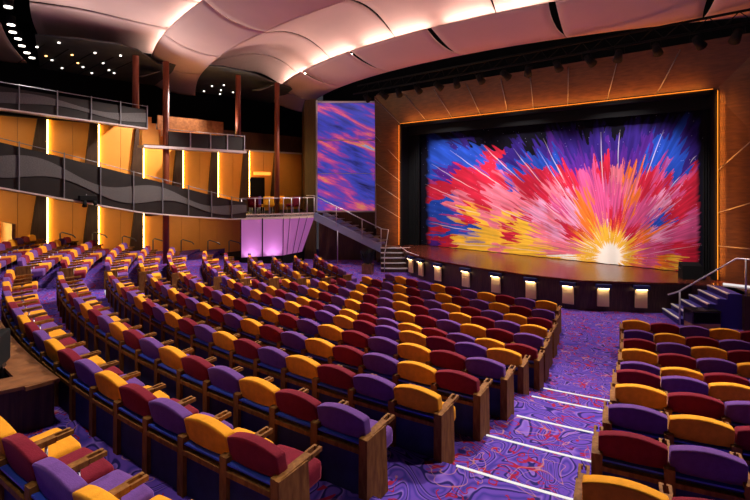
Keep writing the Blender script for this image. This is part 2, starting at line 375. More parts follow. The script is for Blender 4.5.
# highlight on the left part of the apron edge: pale tube near the steps
# niches in the stage front
def seg_at(t):
    pts = APR[:8]; L = [math.dist(pts[k], pts[k+1]) for k in range(len(pts)-1)]; s = t
    for k, l in enumerate(L):
        if s <= l: f = s / l; a, b = pts[k], pts[k+1]; return (a[0] + (b[0]-a[0])*f, a[1] + (b[1]-a[1])*f), math.atan2(b[1]-a[1], b[0]-a[0])
        s -= l
    return pts[-1], 0
niche_px = [(411, 265, 4), (421, 269, 4), (438, 274, 9), (466, 279, 9), (496, 283, 9), (531, 288, 10), (568, 294, 11), (603, 298, 12), (641, 299, 13)]
def ray_seg(px):
    a = (px - 375) / 480; dx = -math.sin(YAW) + a * math.cos(YAW); dy = math.cos(YAW) + a * math.sin(YAW)
    for k in range(len(APR) - 1):
        (x0, y0), (x1, y1) = APR[k], APR[k+1]; ex, ey = x1 - x0, y1 - y0
        det = dx * -ey + dy * ex
        if abs(det) < 1e-6: continue
        t = ((x0 - CAM.x) * -ey + (y0 - CAM.y) * ex) / det; u = (dx * (y0 - CAM.y) - dy * (x0 - CAM.x)) / det
        u = ((CAM.x + t*dx - x0) * ex + (CAM.y + t*dy - y0) * ey) / (ex*ex + ey*ey)
        if t > 0 and 0 <= u <= 1: return (CAM.x + t*dx, CAM.y + t*dy), math.atan2(ey, ex), t
NPOS = [ray_seg(p[0]) for p in niche_px]
names = ['beside the left stage steps', 'second from the left stage steps', 'third from the left stage steps', 'fourth from the left stage steps', 'fifth from the left, stage centre',
         'fourth from the right end', 'third from the right end', 'second from the right end, over the aisle', 'rightmost, beside the right stage steps']
for (p, a, t), nm in zip(NPOS, names):
    r = empty('step_niche_light', (p[0], p[1], 0), a, 'lit cream wall light in the stage front, ' + nm, 'wall light', 'cream lights along the stage front')
    q = MB(); q.box(-.17, .17, -.035, .03, .17, .70); q.build('cream_panel', M['cream'], r)
    q = MB(); q.box(-.22, .22, -.14, .03, .745, .86); q.build('blue_hood', mat('blue_hood', (.02, .03, .12), .6), r)
    q = MB(); q.box(-.15, .15, -.11, -.04, .728, .744); q.build('lamp', M['niche'], r)
# curtain: hanging cloth with its painted burst
W0, W1, H0c, H1c = -6.75, 5.15, .96, 6.9
GX, GZ = 620, 300
import numpy as np
rng = np.random.default_rng(5)
def vnoise(x, y, seed):
    r = np.random.default_rng(seed); G = r.random((256, 256)); xi = np.floor(x).astype(int); yi = np.floor(y).astype(int); fx = x - xi; fy = y - yi
    fx = fx*fx*(3-2*fx); fy = fy*fy*(3-2*fy); g = lambda a, b: G[a % 256, b % 256]
    return (g(xi, yi)*(1-fx) + g(xi+1, yi)*fx)*(1-fy) + (g(xi, yi+1)*(1-fx) + g(xi+1, yi+1)*fx)*fy
PAL = {'k': (.006, .005, .012), 'b': (.020, .075, .50), 'd': (.035, .016, .20), 'v': (.085, .018, .26), 'r': (.56, .018, .050), 'm': (.62, .085, .25), 'p': (.76, .18, .26),
       'o': (.80, .17, .025), 'y': (.88, .50, .045), 'w': (1.0, .96, .86), 'l': (.75, .30, .50)}
MAP = ["kkkkkkkkddkdkdddbd",
       "bbdkkdkdvdddddvbbd",
       "bbbbrdbbbvvdvvbbbd",
       "bvrrrbrrrrmrpormbr",
       "rrrrpprrprmmmprrmr",
       "bbprppplmlommomlrr",
       "bbrypyrlplomrmmbrm",
       "rbbyyryplroyorolmm",
       "vryypyyyppywwommrr",
       "vryyyyyyywywwomoyr"]
XC = np.array([432, 448, 463, 478, 494, 509, 524, 540, 555, 570, 586, 601, 616, 632, 647, 662, 678, 693.]); YC = np.array([128 + 15 * k for k in range(10)], float)
def paint(PX, PY):
    bx, by = 610., 257.
    dx, dy = PX - bx, PY - by; rho = np.hypot(dx, dy) + 1e-6; th = np.arctan2(dy, dx)
    n1 = vnoise(th * 22 + 80, rho * .018 + 7, 1); n2 = vnoise(th * 55 + 190, rho * .03 + 3, 2); n3 = vnoise(th * 110 + 400, rho * .05, 3)
    r2 = rho + (n1 - .5) * 17 + (n2 - .5) * 20 * np.clip(rho / 60, .4, 1) + (n3 - .5) * 12
    t2 = th + (vnoise(th * 8 + 50, rho * .05, 4) - .5) * .10 + (vnoise(th * 30 + 50, rho * .12, 5) - .5) * .04
    qx = bx + r2 * np.cos(t2); qy = by + r2 * np.sin(t2)
    ci = np.clip(np.round((qx - 432) / 15.35), 0, 17).astype(int); ri = np.clip(np.round((qy - 128) / 15.), 0, 9).astype(int)
    keys = 'kbdvrmpoywl'; lut = np.array([PAL[c] for c in keys]); idx = np.array([[keys.index(c) for c in row] for row in MAP])
    col = lut[idx[ri, ci]]
    r3 = rho + (vnoise(th * 40 + 60, rho * .03, 21) - .5) * 60 + 3; t3 = th + (vnoise(th * 14 + 10, rho * .04, 22) - .5) * .16
    c2 = np.clip(np.round((bx + r3 * np.cos(t3) - 432) / 15.35), 0, 17).astype(int); q2 = np.clip(np.round((by + r3 * np.sin(t3) - 128) / 15.), 0, 9).astype(int)
    alt = lut[idx[q2, c2]]; mk = np.clip((vnoise(th * 95 + 500, rho * .045, 23) - .52) * 6, 0, 1)[:, None] * .65 * (col.sum(1) > .5)[:, None] * (alt.sum(1) > .35)[:, None]
    col = col * (1 - mk) + alt * mk
    br = .72 + .55 * vnoise(th * 70 + 300, rho * .06 + 9, 6) * (.6 + .8 * vnoise(th * 160 + 900, rho * .1, 7))
    col = col * br[:, None]
    # star core
    core = rho * (1 + .5 * (vnoise(th * 9 + 33, rho * 0, 8) - .5) + .5 * (vnoise(th * 26 + 70, rho * .0, 9) - .5))
    def mixin(mask, c): col[:] = col * (1 - mask[:, None]) + np.array(c) * mask[:, None]
    mixin(np.clip((28 - core) / 4, 0, 1) * (n2 > .25), PAL['y']); mixin(np.clip((15 - core) / 3, 0, 1), PAL['w'])
    # top edge fades to black in ragged strokes
    edge = PY - (146 + (PX - 430) * -.075) + (vnoise(th * 60 + 20, rho * .02, 11) - .5) * 12
    mixin(np.clip(-edge / 16 + .2, 0, 1), PAL['k'])
    side = np.minimum(PX - (428 + (n2 - .5) * 3), (698 + (n2 - .5) * 4) - PX)
    mixin(np.clip(-side / 4 + .5, 0, 1), PAL['k'])
    for (x0, y0, x1, y1, wd) in STREAKS:
        ex, ey = x1 - x0, y1 - y0; L = math.hypot(ex, ey); u = ((PX - x0) * ex + (PY - y0) * ey) / L / L; v = ((PX - x0) * -ey + (PY - y0) * ex) / L - .8 * np.sin(np.clip(u, 0, 1) * math.pi)
        mk = np.clip((wd * .62 * (.35 + .65 * np.sin(np.clip(u, 0, 1) * math.pi)) - np.abs(v)) / .35, 0, 1) * (u > 0) * (u < 1)
        mixin(mk * .8, (.85, .72, .80))
    st = rng.random(len(PX)); col[(st > .9993)] = (.6, .7, .9)
    return np.clip(col, 0, 1)
STREAKS = [(450, 150, 511, 192, .9), (432, 164, 478, 191, .8), (425, 184, 463, 200, .7), (443, 203, 482, 214, .8), (430, 222, 473, 231, .8), (482, 144, 524, 183, .9), (513, 148, 550, 192, .8),
           (539, 151, 565, 192, .7), (543, 138, 566, 182, .7), (449, 243, 500, 246, .8), (487, 202, 530, 222, .8), (538, 198, 565, 220, .8), (601, 132, 604, 192, .9), (620, 130, 618, 168, .9),
           (664, 130, 645, 181, .9), (697, 155, 690, 164, .7), (681, 176, 669, 190, .8), (555, 162, 567, 185, .7), (555, 178, 586, 222, .8), (697, 217, 672, 228, .6), (703, 245, 640, 256, .6), (500, 246, 560, 253, .6)]
def cloth(name, x0, x1, y, z0, z1, nx, nz, colfn, fold):
    xs = np.linspace(x0, x1, nx); zs = np.linspace(z0, z1, nz); X, Zg = np.meshgrid(xs, zs); X = X.ravel(); Zg = Zg.ravel()
    Yg = y + fold * np.sin(X * 9.5 + .8 * np.sin(X * 2.1)) * (1.0 - .4 * (Zg - z0) / (z1 - z0))
    me = bpy.data.meshes.new(name)
    v = np.stack([X, Yg, Zg], 1); a = (np.arange(nz-1)[:, None] * nx + np.arange(nx-1)[None]).ravel()
    f = np.stack([a, a+1, a+nx+1, a+nx], 1)
    me.vertices.add(len(v)); me.vertices.foreach_set('co', v.ravel()); me.loops.add(len(f)*4); me.loops.foreach_set('vertex_index', f.ravel().astype(np.int32))
    me.polygons.add(len(f)); me.polygons.foreach_set('loop_start', (np.arange(len(f))*4).astype(np.int32)); me.update(calc_edges=True)
    me.polygons.foreach_set('use_smooth', np.ones(len(f), bool))
    ca = me.color_attributes.new('paint', 'FLOAT_COLOR', 'POINT'); c = np.ones((len(v), 4)); c[:, :3] = colfn(X, Zg); ca.data.foreach_set('color', c.ravel())
    m = bpy.data.materials.new(name); m.use_nodes = True; nt = m.node_tree; p = nt.nodes['Principled BSDF']; p.inputs['Roughness'].default_value = .9; p.inputs['Specular IOR Level'].default_value = .1
    at = nt.nodes.new('ShaderNodeAttribute'); at.attribute_name = 'paint'; nt.links.new(at.outputs['Color'], p.inputs['Base Color'])
    me.materials.append(m); o = bpy.data.objects.new(name, me); COL.objects.link(o); return o
def design(X, Zg):        # the design's own layout units on the cloth
    dx = X - CAM.x; dy = -7.7 - CAM.y; Yd = -dx * math.sin(YAW) + dy * math.cos(YAW); Xd = dx * math.cos(YAW) + dy * math.sin(YAW)
    return paint(375 + 480 * Xd / Yd, 185 - 480 * (Zg - CAM.z) / Yd)
cur = cloth('stage_curtain', W0, W1, -7.7, .97, 6.95, 860, 430, design, .035)
tag(cur, 'huge stage curtain painted with a pink and orange sunburst on blue', 'curtain')

# proscenium: black reveal, borders, veneered surround with silver inlay lines
OX0, OX1, OZ = -7.2, 5.3, 6.82
rv = MB(); rv.box(OX0 - .04, OX0, -8.58, -5.2, .95, OZ); rv.box(OX1, OX1 + .04, -8.58, -5.2, .95, OZ); rv.box(OX0 - .04, OX1 + .04, -8.58, -5.2, OZ, OZ + .05)
rv.box(OX0 - .04, OX1 + .04, -5.2, -5.1, .95, OZ)
struct(rv.build('trim_2', M['black']))
b = MB(); b.box(OX0, OX1, -8.25, -8.2, 6.35, 6.82); tag(b.build('stage_border', M['black']), 'short black cloth border hanging across the top of the stage opening', 'stage border')
for x0, x1, nm in ((OX0, -6.62, 'left'), (4.95, OX1, 'right')):
    b = MB(); n = 10
    for k in range(n):
        a, c = x0 + (x1-x0)*k/n, x0 + (x1-x0)*(k+1)/n; b.box(a, c, -8.1 + .04 * (k % 2), -8.0 + .04 * (k % 2), .96, 6.8)
    tag(b.build('stage_leg_curtain', M['black']), 'tall black leg curtain at the %s edge of the stage opening' % nm, 'curtain')
fr = MB()
for x0, x1 in ((OX0 - .05, OX0 + .06), (OX1 - .06, OX1 + .10)): fr.box(x0, x1, -8.72, -8.5, .95, OZ + .05)
fr.box(OX0, OX1, -8.72, -8.5, OZ - .08, OZ + .04)
struct(fr.build('trim_3', M['black']))
# surround panels
YO, YI = -9.0, -8.6
def surround(pts, name):
    s = MB(); s.slab(pts, (0, .12, 0)); return struct(s.build(name, M['splay']))
surround([(OX0, YI, OZ), (OX1, YI, OZ), (6.9, YO - .1, 8.35), (-8.6, YO - .1, 8.35)], 'wall_header')
surround([(OX0, YI, .95), (OX0, YI, OZ), (-8.6, YO - .1, 8.35), (-8.6, YO + .1, .0)], 'wall_left')
surround([(OX1, YI, .95), (9.5, YO - .35, .95), (9.5, YO - .35, 10.5), (6.9, YO - .1, 8.35), (OX1, YI, OZ)], 'wall_right')
def inlay(p, q, label):
    s = MB(); s.tube([p, q], .017, 6); return tag(s.build('inlay_strip', M['midsteel']), label, 'metal strip', 'silver strips on the proscenium')
hb = [-7.3, -5.73, -4.3, -2.89, -1.64, -.54, .79, 2.17, 3.71]; ht = [-8.55, -6.65, -4.98, -3.3, -1.72, -.48, 1.0, 2.66, 4.5]
for k, (a, c) in enumerate(zip(hb, ht)):
    inlay((a, YI - .03, OZ + .06), (c, YO - .10, 8.2), 'thin silver strip slanting up the proscenium header, %s from its left corner' % ORD[k+1])
for k, (z0, z1) in enumerate(((5.3, 6.3), (4.4, 5.0), (2.62, 2.95), (3.5, 3.95))):
    inlay((OX0 - .05, YI - .03, z0 - .35), (-8.58, YO - .05, z1 + .05), 'thin silver strip across the left proscenium panel, %s from top' % ORD[(1, 2, 4, 3)[k]])
for k, (z0, z1) in enumerate(((4.35, 5.35), (3.04, 3.45), (2.02, 2.03))):
    inlay((OX1 + .1, YI - .05, z0), (6.9, YO - .14, z1 + (z1 - z0) * .5), 'thin silver strip across the right proscenium panel, %s from top' % ORD[k+1])
# amber light line round the opening
def strip(p0, p1, wdt, label):
    s = MB(); s.tube([p0, p1], wdt, 6); return tag(s.build('light_strip', M['glow_o']), label, 'light strip', 'amber strips edging the stage opening')
strip((OX0, -8.76, OZ + .07), (OX1, -8.76, OZ + .07), .008, 'thin amber light strip along the top of the stage opening')
strip((OX1 + .13, -8.80, 1.0), (OX1 + .13, -8.80, OZ), .008, 'thin amber light strip up the right side of the stage opening')
strip((OX0 - .10, -8.76, 1.0), (OX0 - .10, -8.76, OZ), .008, 'thin amber light strip up the left side of the stage opening')
area('amber_header_light', (-.95, -8.90, OZ + .0), (-.95, -8.93, 8.2), 12, .05, 110, (1, .30, .04))
area('amber_side_light', (OX1 + .02, -8.86, 3.9), (6.6, -8.95, 3.9), .05, 5.6, 60, (1, .30, .04))
area('amber_side_light', (OX0 + .0, -8.86, 3.9), (-8.3, -8.9, 3.9), .05, 5.6, 45, (1, .30, .04))

# ------------------------------------------------------------------ left of the stage: mural, pillar, landing, stairs
def mural_col(name):
    m = bpy.data.materials.new(name); m.use_nodes = True; nt = m.node_tree; p = nt.nodes['Principled BSDF']; N = nt.nodes.new; L = nt.links.new
    tc = N('ShaderNodeTexCoord'); mp = N('ShaderNodeMapping'); mp.inputs['Rotation'].default_value = (0, math.radians(-24), 0)
    mp2 = N('ShaderNodeMapping'); mp2.inputs['Scale'].default_value = (.28, 1, 1.7)
    n = N('ShaderNodeTexNoise'); n.inputs['Scale'].default_value = 1.25; n.inputs['Detail'].default_value = 5; n.inputs['Roughness'].default_value = .6; n.inputs['Distortion'].default_value = .3
    r = N('ShaderNodeValToRGB'); e = r.color_ramp.elements; e[0].position = .30; e[0].color = (.01, .01, .06, 1); e[1].position = .40; e[1].color = (.04, .05, .40, 1)
    for q, c in ((.47, (.05, .07, .55)), (.51, (.17, .05, .42)), (.56, (.45, .07, .33)), (.61, (.70, .14, .18)), (.66, (.75, .35, .12)), (.70, (.25, .35, .70))): x = e.new(q); x.color = (*c, 1)
    L(tc.outputs['Object'], mp.inputs[0]); L(mp.outputs[0], mp2.inputs[0]); L(mp2.outputs[0], n.inputs['Vector']); L(n.outputs['Fac'], r.inputs[0]); L(r.outputs[0], p.inputs['Base Color'])
    p.inputs['Roughness'].default_value = .3
    L(r.outputs[0], p.inputs['Emission Color']); p.inputs['Emission Strength'].default_value = .65  # mural colours also emit, an added glow that brightens the picture
    return m
MU0, MU1 = Vector((-11.49, -10.37, 0)), Vector((-9.26, -8.34, 0)); mdir = (MU1 - MU0).normalized(); mang = math.atan2(mdir.y, mdir.x); ML = (MU1 - MU0).length
mr = empty('mural', (*MU0.xy, 2.56), mang, 'tall mural of blue, purple and orange streaks with added glow left of the stage', 'mural')
q = MB(); q.box(.03, ML, 0, .05, .02, 3.67); q.build('lower_picture', mural_col('painted_mural'), mr)
q = MB(); q.box(.03, ML, 0, .05, 3.71, 5.65); q.build('upper_picture', mural_col('painted_mural_top'), mr)
q = MB(); q.box(-.06, .03, -.05, .06, 0, 5.75); q.box(ML, ML + .12, -.06, .06, -.9, 5.75); q.box(0, ML, -.04, .02, -.06, .02); q.box(0, ML, -.04, .02, 3.66, 3.71); q.box(0, ML, -.02, .02, 5.62, 5.72)
q.box(0, ML, -.02, .02, 1.93, 1.96)
q.build('silver_frame', M['steel'], mr)
s = MB(); s.slab([(MU0.x, MU0.y + .12, 0), (MU1.x + .3, MU1.y + .35, 0), (MU1.x + .3, MU1.y + .35, 2.56), (MU0.x, MU0.y + .12, 2.56)], (-.1, .1, 0)); struct(s.build('wall_stage_left', M['darkwood']))
s = MB(); s.slab([(MU1.x + .1, MU1.y, 0), (-8.5, -8.75, 0), (-8.5, -8.75, 8.6), (MU1.x + .1, MU1.y, 8.6)], (-.1, .1, 0)); struct(s.build('wall_pilaster', M['splay']))
s = MB(); s.slab([(-12.2, -10.6, 0), (MU0.x - .05, MU0.y, 0), (MU0.x - .05, MU0.y, 8.4), (-12.2, -10.6, 8.4)], (-.1, .1, 0)); struct(s.build('wall_mural_side', M['darkwood']))
# landing + wide steps to the floor
ua = math.atan2(.673, .74)
def L2(o, a, b):  # a along image-right direction, b toward the audience/camera
    return (o[0] + a * .74 + b * .673, o[1] + a * .673 - b * .74)
LO = (-7.62, -9.66)
s = empty('stage_steps', (*LO, 0), 0, 'carpeted steps with pale edges down from the left stage corner', 'steps')
q = MB(); e = MB(); rz_ = 0
for k in range(5):
    z1 = .95 - .19 * k; b0 = -.9 if k == 0 else .3 * (k - 1) + .25; b1 = .25 if k == 0 else .3 * k + .25
    P4 = [L2((0, 0), -.05, b1), L2((0, 0), 1.35, b1), L2((0, 0), 1.35, b0), L2((0, 0), -.05, b0)]
    q.prism(P4, 0, z1 - .001)
    E4 = [L2((0, 0), -.05, b1 + .012), L2((0, 0), 1.35, b1 + .012), L2((0, 0), 1.35, b1 - .05), L2((0, 0), -.05, b1 - .05)]
    e.prism(E4, z1 - .035, z1 + .008)
q.build('treads', M['stagefront'], s); e.build('pale_edges', M['nosing'], s)
# upper stair from the deck to the landing
A0 = Vector((-10.93, -11.05, 2.5)); A1 = Vector((-7.60, -9.68, .98)); sd = (A1 - A0); sn = Vector((-sd.y, sd.x, 0)).normalized()
s = empty('metal_stair', A0, 0, 'straight metal stair descending from the balcony deck under the blue mural', 'stair')
for k in (0, 1):
    q = MB(); o = sn * (1.0 * k)
    q.slab([o + Vector((0, 0, .05)), o + sd + Vector((0, 0, .05)), o + sd + Vector((0, 0, -.32)), o + Vector((0, 0, -.36))], sn * .05); q.build('stringer', M['bluesteel'], s)
for k in range(9):
    f = (k + .6) / 9.3; c = sd * f; q = MB(); dx = sd.normalized() * .30; dx.z = 0
    q.slab([c + sn * .05 + Vector((0, 0, .10)), c + sn * .95 + Vector((0, 0, .10)), c + sn * .95 + dx + Vector((0, 0, .10)), c + sn * .05 + dx + Vector((0, 0, .10))], (0, 0, .035)); q.build('tread', M['darksteel'], s)
q = MB(); a = A0.lerp(A1, .36); q.tube([(a.x - A0.x, a.y - A0.y, -A0.z + .0), (a.x - A0.x, a.y - A0.y, a.z - A0.z - .3)], .025); q.build('prop', M['steel'], s)
s = empty('handrail', A0, 0, 'steel handrail sloping down the metal stair to the left stage steps', 'handrail')
hr = [Vector((-.35, -.2, .88)), Vector((0, 0, .88)), sd * .5 + Vector((0, 0, .86)), sd + Vector((0, 0, .84))]
e1 = Vector((*L2((0, 0), .10, 1.45), -.85)); hr += [sd + Vector((.25, .2, .80)), sd + e1 + Vector((0, 0, .62))]
q = MB(); q.tube(hr, .022); q.build('rail', M['steel'], s)
for f in (.0, .34, .72, .99):
    q = MB(); c = sd * f; q.tube([c + Vector((0, 0, -.1)), c + Vector((0, 0, .86))], .018); q.build('post', M['steel'], s)
q = MB(); c = sd + e1; q.tube([c + Vector((0, 0, -.1)), c + Vector((0, 0, .60))], .018); q.build('post', M['steel'], s)
# pale tube drawn for the golden highlight along the apron corner
s = MB(); s.tube([(-6.5, -9.62, 1.05), (-5.35, -10.56, 1.03), (-4.4, -11.0, 1.0)], .018); tag(s.build('edge_highlight', M['nosing']), 'thin pale tube drawing the highlight on the left edge of the stage apron', 'rail')
# planter box
s = empty('planter', (-6.95, -11.35, 0), .5, 'small wooden planter box with a dark plant by the left stage steps', 'planter')
q = MB(); q.prism([(-.22, -.22), (.22, -.22), (.22, .22), (-.22, .22)], 0, .42); q.build('box', M['desk'], s)
q = MB(); random.seed(4)
for k in range(60):
    a = random.random() * 6.28; r0 = random.random() * .18; h = .3 + random.random() * .45; dx, dy = math.cos(a), math.sin(a); wv = .05
    b0 = (dx * r0, dy * r0, .38); t0 = (dx * (r0 + .18 + random.random() * .15), dy * (r0 + .2), .38 + h)
    mid = tuple((b0[i] + t0[i]) / 2 + (0, 0, .08)[i] for i in range(3))
    q.add([b0, (mid[0] - dy * wv, mid[1] + dx * wv, mid[2]), t0, (mid[0] + dy * wv, mid[1] - dx * wv, mid[2])], [(0, 1, 2, 3)])
q.build('foliage', mat('dark_leaves', (.012, .022, .014), .6), s)

# ------------------------------------------------------------------ right stage steps, speaker
s = empty('stage_steps', (4.2, -10.11, 0), 0, 'blue carpeted steps with pale edges up to the right end of the stage', 'steps')
d = Vector((.215, .09, 0)); wv = Vector((.60, -1.02, 0)); q = MB(); e = MB()
for k in range(6):
    o = d * k + Vector((0, .0, 0)); z = .158 * (k + 1)
    far_ = d * 7.5
    P4 = [o, o + wv, far_ + wv, far_]; q.prism([(p.x, p.y) for p in P4], z - .158 if k else 0, z)
    E4 = [o - d * .06, o + wv - d * .06, o + wv + d * .22, o + d * .22]; e.prism([(p.x, p.y) for p in E4], z - .025, z + .008)
q.build('treads', mat('blue_carpet', (.05, .035, .26), .95), s); e.build('pale_edges', M['nosing'], s)
s = MB(); s.prism([(5.62, -9.6), (5.62 + .62, -9.6 - 1.06), (12, -10.66), (12, -9.0), (5.62, -9.0)], 0, .948); struct(s.build('trim_4', M['darkwood']))
s = MB(); s.box(5.62, 12, -9.35, -9.28, .95, 1.0); tag(s.build('floor_light', M['glow_w']), 'white light strip at the foot of the right proscenium panel', 'light strip')
s = empty('handrail', (4.82, -11.17, 0), 0, 'steel handrail beside the right stage steps, sloping up then level', 'handrail')
q = MB(); q.tube([(-.25, -.1, .82), (.0, 0, .93), (1.25, .45, 1.93), (4.5, .5, 1.93)], .022); q.build('rail', M['steel'], s)
for x, y, z0, z1 in ((.02, 0, 0, .93), (1.45, .45, .95, 1.93), (3.2, .48, .95, 1.93)):
    q = MB(); q.tube([(x, y, z0), (x, y, z1)], .022); q.build('post', M['steel'], s)
s = empty('floor_speaker', (5.35, -10.75 - .35, 0), math.radians(40), 'black floor speaker on a pale base in front of the right stage steps', 'speaker')
q = MB(); q.box(-.36, .36, -.2, .2, .0, .16); q.build('base', M['whitewood'], s)
q = MB(); q.bm(rounded(-.38, .38, -.21, .22, .16, .52, .02, 0)); q.build('cabinet', M['blackgloss'], s)
q = MB(); q.box(-.33, .33, -.225, -.21, .20, .47); q.build('grille', M['black'], s)
s = empty('stage_monitor', (4.75, -8.9, .95), .5, 'dark wedge monitor speaker at the right edge of the stage', 'speaker')
q = MB(); q.add([(-.3, -.2, 0), (.3, -.2, 0), (.3, .22, 0), (-.3, .22, 0), (-.28, -.1, .42), (.28, -.1, .42), (.28, .2, .5), (-.28, .2, .5)], [(3, 2, 1, 0), (4, 5, 6, 7), (0, 1, 5, 4), (1, 2, 6, 5), (2, 3, 7, 6), (3, 0, 4, 7)])
q.build('cabinet', M['black'], s); q = MB(); q.tube([(-.3, 0, .3), (-.34, 0, .36), (-.34, .1, .36)], .012); q.build('handle', M['darksteel'], s)

# ------------------------------------------------------------------ side wall with lit panels
def wall_z(y): return 0
SW = MB(); SW.box(XW - .3, XW - .06, -30, -8.6, -.2, 6.75); struct(SW.build('wall_side', M['darkwood']))
SW = MB(); SW.box(-18.3, -18.1, -32, -5, 5.6, 11.2); struct(SW.build('wall_rear', M['void']))
SW = MB(); SW.box(-18.2, XW, -32, -19.0, 6.55, 6.65); SW.box(-18.2, XW - .1, -17.8, -5, 5.85, 5.95); struct(SW.build('floor_balcony', M['void']))
SW = MB(); SW.box(-18.2, XW - .1, -12.9, -8.6, 5.95, 6.0); SW.box(-18, 12, -4.2, -4.0, 0, 11.2); SW.box(11.9, 12.1, -32, -4, -.2, 11.2); struct(SW.build('wall_stage', M['void']))
YS = [-25.23, -23.39, -21.55, -19.71, -17.87, -16.03, -14.19, -12.37, -10.4, -8.7]
def bay(y0, y1, z0, z1, fin, light, label, grp):
    """one orange panel from y0 to y1; the lit strip stands at y0, the dark slanted fin just before y1"""
    r = empty('wall_panel', (XW, y0, z0), 0, label, 'wall panel', grp); H = z1 - z0; Wd = y1 - y0
    q = MB(); n = 2
    for k in range(n): q.box(-.055, 0, Wd * k / n + .006, Wd * (k+1) / n - .006, 0, H)
    q.build('orange_board', M['orange'], r)
    if fin:
        q = MB(); t = .10
        q.slab([(.02, Wd - .62, 0), (.02, Wd, 0), (.02, Wd, H), (.02, Wd - .30, H)], (t, 0, 0)); q.build('dark_fin', M['darkwood'], r)
    if light:
        q = MB(); q.box(.005, .075, .0, .05, .02, H - .02); q.build('light_strip', M['glow_y'], r)
for k in range(len(YS) - 1):
    y0, y1 = YS[k], YS[k+1]; dsc = ORD[k] if k else 'outermost'
    lower_light = k <= 4
    if k <= 6: bay(y0, y1, max(.0, 1.3 - .32 * max(0, k - 1)) if k else 1.4, 3.75 if k < 3 else 3.3 - .25 * (k - 3), k <= 3, lower_light, 'glowing orange wall panel under the mezzanine, %s from the left of the frame' % ORD[k+1], 'orange panels under the mezzanine')
    zt = 6.5 if y1 < -17.8 else 5.75
    zb = 4.35 if k < 2 else (3.6 if k < 4 else 2.5)
    bay(y0, y1, zb, zt, k != 8, k not in (8,), 'glowing orange wall panel above the mezzanine, %s from the left of the frame' % ORD[k+1], 'orange panels above the mezzanine')
# door with its small lamp
s = MB(); s.box(XW + .01, XW + .06, -12.33, -11.35, 2.5, 4.32); struct(s.build('door_1', M['black']))
s = MB(); s.box(XW + .02, XW + .12, -12.05, -11.0, 4.45, 4.62); tag(s.build('door_light', mat('amber_sign', (.5, .2, .02), emit=(1, .4, .05), es=1.4)), 'small amber light above the dark balcony doorway', 'light')
s = MB(); s.slab([(XW + .02, -8.7, 0), (-12.2, -10.6, 0), (-12.2, -10.6, 8.4), (XW + .02, -8.7, 8.4)], (-.1, .1, 0)); struct(s.build('wall_corner', M['darkwood']))
s = MB(); s.box(-13.2, -13.12, -10.15, -9.95, 2.5, 5.9); 
# columns
for (y, z0, z1, nm) in ((-19.34, 6.25, 8.9, 'behind the upper balcony rail'), (-18.16, .4, 8.9, 'full height, at the wooden balcony box'), (-14.86, 5.5, 8.9, 'at the right end of the wooden box'), (-12.71, 2.48, 8.9, 'on the purple-fronted deck')):
    q = MB(); q.cyl(-11.75, y, z0, z1, .12, 20); tag(q.build('column', M['copper']), 'round copper red column, ' + nm, 'column', 'copper columns')

# ------------------------------------------------------------------ balconies
def balcony_front(name, label, cat, ys, zb, zt, x, wave_amp, wave_mid, depth_z):
    """ys: stations (y), zb/zt: bottom and top of the dark infill at each station"""
    r = empty(name, (x, ys[0], 0), 0, label, cat)
    y0 = ys[0]; n = 60; yy = [ys[0] + (ys[-1]-ys[0])*k/n for k in range(n+1)]
    B = lambda y: float(np.interp(y, ys, zb)); T = lambda y: float(np.interp(y, ys, zt))
    q = MB()
    for k in range(n):
        a, c = yy[k], yy[k+1]; q.hexa([(0, a-y0, B(a)), (0, c-y0, B(c)), (-.06, c-y0, B(c)), (-.06, a-y0, B(a))], [(0, a-y0, T(a)), (0, c-y0, T(c)), (-.06, c-y0, T(c)), (-.06, a-y0, T(a))])
    q.build('infill', M['fascia'], r)
    q = MB()
    for k in range(n):
        a, c = yy[k], yy[k+1]
        f = lambda y: ((T(y) - B(y)) * (wave_mid + wave_amp * math.sin((y - y0) * 1.55 + .6)) + B(y), (T(y) - B(y)) * .16 * (1.1 + .5 * math.sin((y - y0) * 1.55 + 2.0)))
        (ma, ha), (mc, hc) = f(a), f(c)
        q.hexa([(.03, a-y0, ma-ha), (.03, c-y0, mc-hc), (.005, c-y0, mc-hc), (.005, a-y0, ma-ha)], [(.03, a-y0, ma+ha), (.03, c-y0, mc+hc), (.005, c-y0, mc+hc), (.005, a-y0, ma+ha)])
    q.build('wave_band', M['mesh'], r)
    q = MB()
    for k in range(n):
        a, c = yy[k], yy[k+1]
        q.hexa([(.06, a-y0, B(a)-.05), (.06, c-y0, B(c)-.05), (-.3, c-y0, B(c)-.05), (-.3, a-y0, B(a)-.05)], [(.06, a-y0, B(a)), (.06, c-y0, B(c)), (-.3, c-y0, B(c)), (-.3, a-y0, B(a))])
    q.build('pale_edge', M['trim'], r)
    q = MB(); q.tube([(.02, y-y0, T(y) + .13) for y in yy], .012); q.build('top_rail', M['midsteel'], r)
    return r, B, T
my = [-27, -23.57, -21.9, -19.2, -17.4, -15.42, -14.6]
r, B, T = balcony_front('mezzanine_front', 'long sloping mezzanine balcony front with a wavy grey band above the seats', 'balcony',
              my, [4.6, 3.85, 3.47, 2.87, 2.64, 2.42, 2.4], [6.0, 5.27, 4.88, 4.20, 3.75, 3.25, 3.1], -11.5, .14, .50, 0)
for k, y in enumerate((-24.2, -23.08, -21.81, -20.67, -19.53, -18.43, -17.36, -16.33, -15.37)):
    q = MB(); q.box(.03, .075, y + 27 - .014, y + 27 + .014, B(y), T(y) + .17); q.build('post', M['midsteel'], r)
r, B, T = balcony_front('upper_balcony_front', 'upper balcony front with a wavy grey band at top left', 'balcony', [-27, -23.57, -19.0], [6.5, 6.36, 6.12], [7.2, 7.05, 6.82], -11.5, .13, .52, 0)
